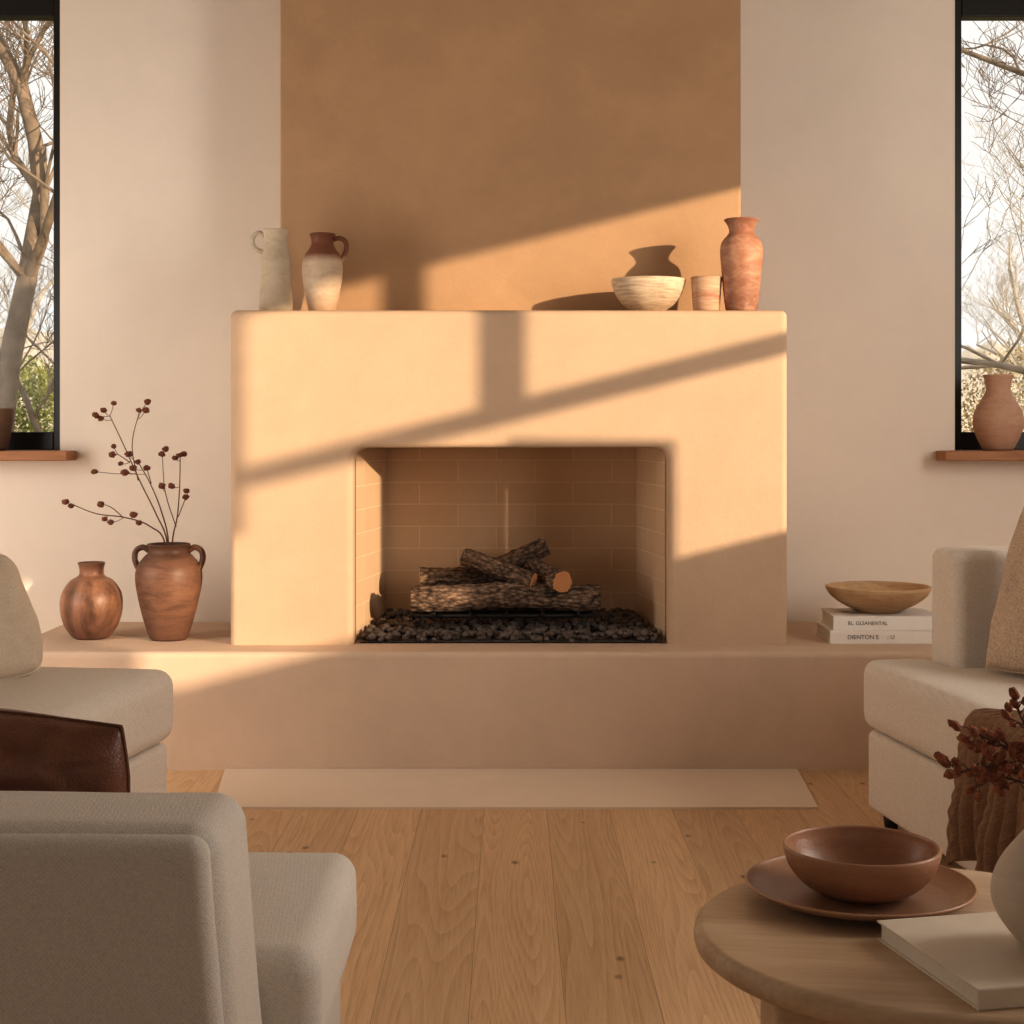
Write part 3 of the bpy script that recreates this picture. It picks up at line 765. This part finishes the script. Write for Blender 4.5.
def spray(label, tip, mid, seed, nb):
    random.seed(seed)
    t = thing('dried_flower', label, 'dried flower', (VX, VY, VZ+.015), 0, 'dried bud sprays in the cream vase')
    cp = catmull([(0, 0, .0), (-.006, 0, .17), mid, tip], 8)
    bm = bmesh.new(); tube(bm, cp, [.0022-.001*i/len(cp) for i in range(len(cp))], 6)
    buds = []
    for k in range(nb):
        i = int(len(cp)*(.55+.44*k/nb)); p = Vector(cp[min(i, len(cp)-1)])
        d = Vector((random.uniform(-1, .8), random.uniform(-1, 1), random.uniform(-.6, .9))).normalized()
        e_ = p+d*random.uniform(.012, .034); tube(bm, [p, (p+e_)/2+Vector((0, 0, .003)), e_], .0009, 5); buds.append((e_, d))
    buds.append((Vector(tip), Vector(tip)-Vector(mid)))
    link('stalk', bm, M['stem'], t)
    for e_, d in buds:
        bm = bmesh.new(); rt = (d.normalized()+Vector((random.uniform(-.5, .5), random.uniform(-.5, .5), random.uniform(-.2, .7)))).to_track_quat('Z', 'Y').to_matrix(); r = random.uniform(.0045, .0066)
        ellips(bm, e_+d.normalized()*.004, (r, r, r*1.9), 2, rt, .5)
        link('bud', bm, M['bud'], t)
spray('dried bud spray reaching furthest left from the cream vase', (-.152, -.02, .226), (-.085, -.01, .232), 1, 20)
spray('dried bud spray rising highest from the cream vase', (-.060, .01, .312), (-.035, .0, .25), 2, 22)
spray('dried bud spray drooping lowest on the left of the cream vase', (-.110, .03, .195), (-.07, .02, .212), 3, 14)
spray('dried bud spray leaning right out of the cream vase', (.05, .02, .31), (.01, .01, .25), 4, 14)
spray('dried bud spray between the highest and the furthest left one', (-.112, .02, .274), (-.06, .01, .244), 5, 22)

# ------------------------------------------------------------------ outside
bm = bmesh.new(); box(bm, -60, 60, YB+.35, 90, -.5, -.3); struct(link('ground', bm, M['grass'], smooth=False))
bm = bmesh.new(); nxx = 300; prev = None
for i in range(nxx+1):
    x = -60+120*i/nxx; z = 4.3+1.4*noise.noise(Vector((x*.05, 3, 0)))+.9*noise.noise(Vector((x*.5, 9, 0)))+.6*noise.noise(Vector((x*1.7, 5, 0)))
    a_, b_, c_ = bm.verts.new((x, 80, -.5)), bm.verts.new((x, 80, z+1.5)), bm.verts.new((x, 86, -.5))
    if prev: bm.faces.new((prev[0], a_, b_, prev[1])); bm.faces.new((prev[1], b_, c_, prev[2]))
    prev = (a_, b_, c_)
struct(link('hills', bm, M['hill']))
def tree(label, x, y, h, r, lean, seed, mat, levels=5, group=None, spread=.55, twig=.62, wig=.10):
    random.seed(seed)
    t = thing('bare_tree', label, 'tree', (x, y, -.3), 0, group)
    bt, bb = bmesh.new(), bmesh.new()
    def grow(p, d, ln, rad, lv):
        n = 5; pts = [p.copy()]; dd = d.copy(); rs = [rad]
        for i in range(n):
            dd = (dd+Vector((random.uniform(-1, 1), random.uniform(-1, 1), random.uniform(-.6, .9)))*(wig if lv == 0 else .26)).normalized()
            p = p+dd*ln/n; pts.append(p.copy()); rs.append(rad*(1-.45*(i+1)/n))
        tube(bt if lv == 0 else bb, pts, rs, 10 if lv == 0 else (8 if lv < 2 else (6 if lv < 3 else 3)), False)
        if lv >= levels: return
        kids = []
        for k in range(5 if lv < 2 else (4 if lv < 4 else 3)):
            i = random.choice([2, 3, 4, 5]) if lv else random.choice([1, 2, 3, 4, 5, 5])
            side = Vector((random.uniform(-1, 1), random.uniform(-1, 1), random.uniform(-.2, .5))).normalized()
            nd = (dd*(1-spread)+side*spread*1.2+Vector((0, 0, .12))).normalized()
            grow(pts[i], nd, ln*random.uniform(.5, twig), max(.003, rs[i]*random.uniform(.42, .62)), lv+1)
        if lv < 1: kids.append((pts[-1], dd, ln*.6, rs[-1]))     # the leader carries on
        st = random.getstate()
        for p_, d_, l_, r_ in kids: grow(p_, d_, l_, r_, lv+1)
        random.setstate(st)
    grow(Vector((0, 0, 0)), Vector(lean).normalized(), h, r, 0)
    link('trunk', bt, mat, t); link('branches', bb, mat, t)
tree('large bare tree close outside the left window', -3.74, 10.6, 3.2, .110, (.09, .05, 1), 5, M['tree'], 6, wig=.15, twig=.66)
tree('bare tree outside the right window, branches reaching left', 5.0, 10.4, 3.4, .10, (-.06, .05, 1), 12, M['tree'], 6, twig=.72)
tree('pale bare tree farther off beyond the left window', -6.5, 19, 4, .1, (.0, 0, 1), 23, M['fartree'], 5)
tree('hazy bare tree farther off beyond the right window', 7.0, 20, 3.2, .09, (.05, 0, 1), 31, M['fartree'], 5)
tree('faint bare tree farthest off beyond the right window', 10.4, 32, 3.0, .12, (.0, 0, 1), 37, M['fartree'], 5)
def bush(label, x, y, rad, h, mat, seed, n=9000):
    random.seed(seed); t = thing('hedge_bush', label, 'bush', (x, y, -.3))
    bm = bmesh.new()
    for i in range(n):
        a = random.uniform(0, 2*PI); el = random.uniform(0, 1)
        rr_ = rad*(random.random()**.3)*math.sqrt(max(0, 1-el*el*.8))*(1+.25*noise.noise(Vector((a*1.3, el*3, seed))))
        p = Vector((rr_*math.cos(a), rr_*math.sin(a), h*el*(1+.12*noise.noise(Vector((a*2, 3, seed))))))
        rt = Matrix.Rotation(random.random()*6.3, 3, 'Z') @ Matrix.Rotation(random.uniform(-1.2, 1.2), 3, 'X'); s = random.uniform(.015, .032)
        bm.faces.new([bm.verts.new(p+rt @ Vector(c)*s) for c in ((-.5, 0, 0), (0, .9, .1), (.5, 0, 0), (0, -.9, .1))])
    link('foliage', bm, mat, t, smooth=False)
    bm = bmesh.new()
    for k in range(14):
        a = random.uniform(0, 6.3); tube(bm, [(0.05*math.cos(a), .05*math.sin(a), 0), (rad*.35*math.cos(a), rad*.35*math.sin(a), h*.5), (rad*.6*math.cos(a), rad*.6*math.sin(a), h*.8)], [.012, .008, .003], 5)
    link('stems', bm, M['tree'], t)
bush('green hedge bush low outside the left window', -4.4, 14.0, 1.15, 1.98, M['leaf'], 1, 40000)
bush('dry brown bush low outside the right window', 4.7, 14.0, 1.0, 2.1, M['leafb'], 2, 20000)

# ------------------------------------------------------------------ light
w = bpy.data.worlds.new('sky'); bpy.context.scene.world = w; w.use_nodes = True
bg = w.node_tree.nodes['Background']; bg.inputs['Color'].default_value = (1, .985, .955, 1); bg.inputs['Strength'].default_value = .92
sun = bpy.data.lights.new('sun', 'SUN'); sun.energy = 4.3; sun.color = (1, .80, .57); sun.angle = R(.7)
so = bpy.data.objects.new('sun', sun); C.objects.link(so); so.location = (8, -4, 6)
so.rotation_euler = Vector((-1, 1, -.25)).to_track_quat('-Z', 'Y').to_euler()
def area(name, loc, direction, sx, sy, power, col):
    l = bpy.data.lights.new(name, 'AREA'); l.shape = 'RECTANGLE'; l.size = sx; l.size_y = sy; l.energy = power; l.color = col
    o = bpy.data.objects.new(name, l); C.objects.link(o); o.location = loc; o.rotation_euler = Vector(direction).to_track_quat('-Z', 'Y').to_euler(); return o
area('side_window_fill', (2.93, 2.9, 1.7), (-1, .5, -.05), 1.0, 2.0, 59, (1, .948, .895))  # added fill lamp at the side window, boosting the sky's share
area('rear_fill', (0, -2.4, 1.6), (0, 1, -.1), 3.5, 1.6, 13, (1, .948, .895))  # added soft fill behind the camera, no fitting modelled
area('left_fill', (-2.9, 4.3, 1.25), (1, .6, -.05), 1.2, 1.7, 51, (1, .948, .895))  # added fill lamp brightening the back wall from the left

# ------------------------------------------------------------------ camera
cam = bpy.data.cameras.new('camera'); co = bpy.data.objects.new('camera', cam); C.objects.link(co)
co.location = (0, 0, 1.15); co.rotation_euler = (PI/2, 0, 0)
cam.sensor_width = 36; cam.lens = 36*1571/1024; cam.shift_y = -82/1024; cam.clip_end = 300
bpy.context.scene.camera = co
vs = bpy.context.scene.view_settings
vs.view_transform = 'Standard'; vs.exposure = .14; vs.gamma = .81
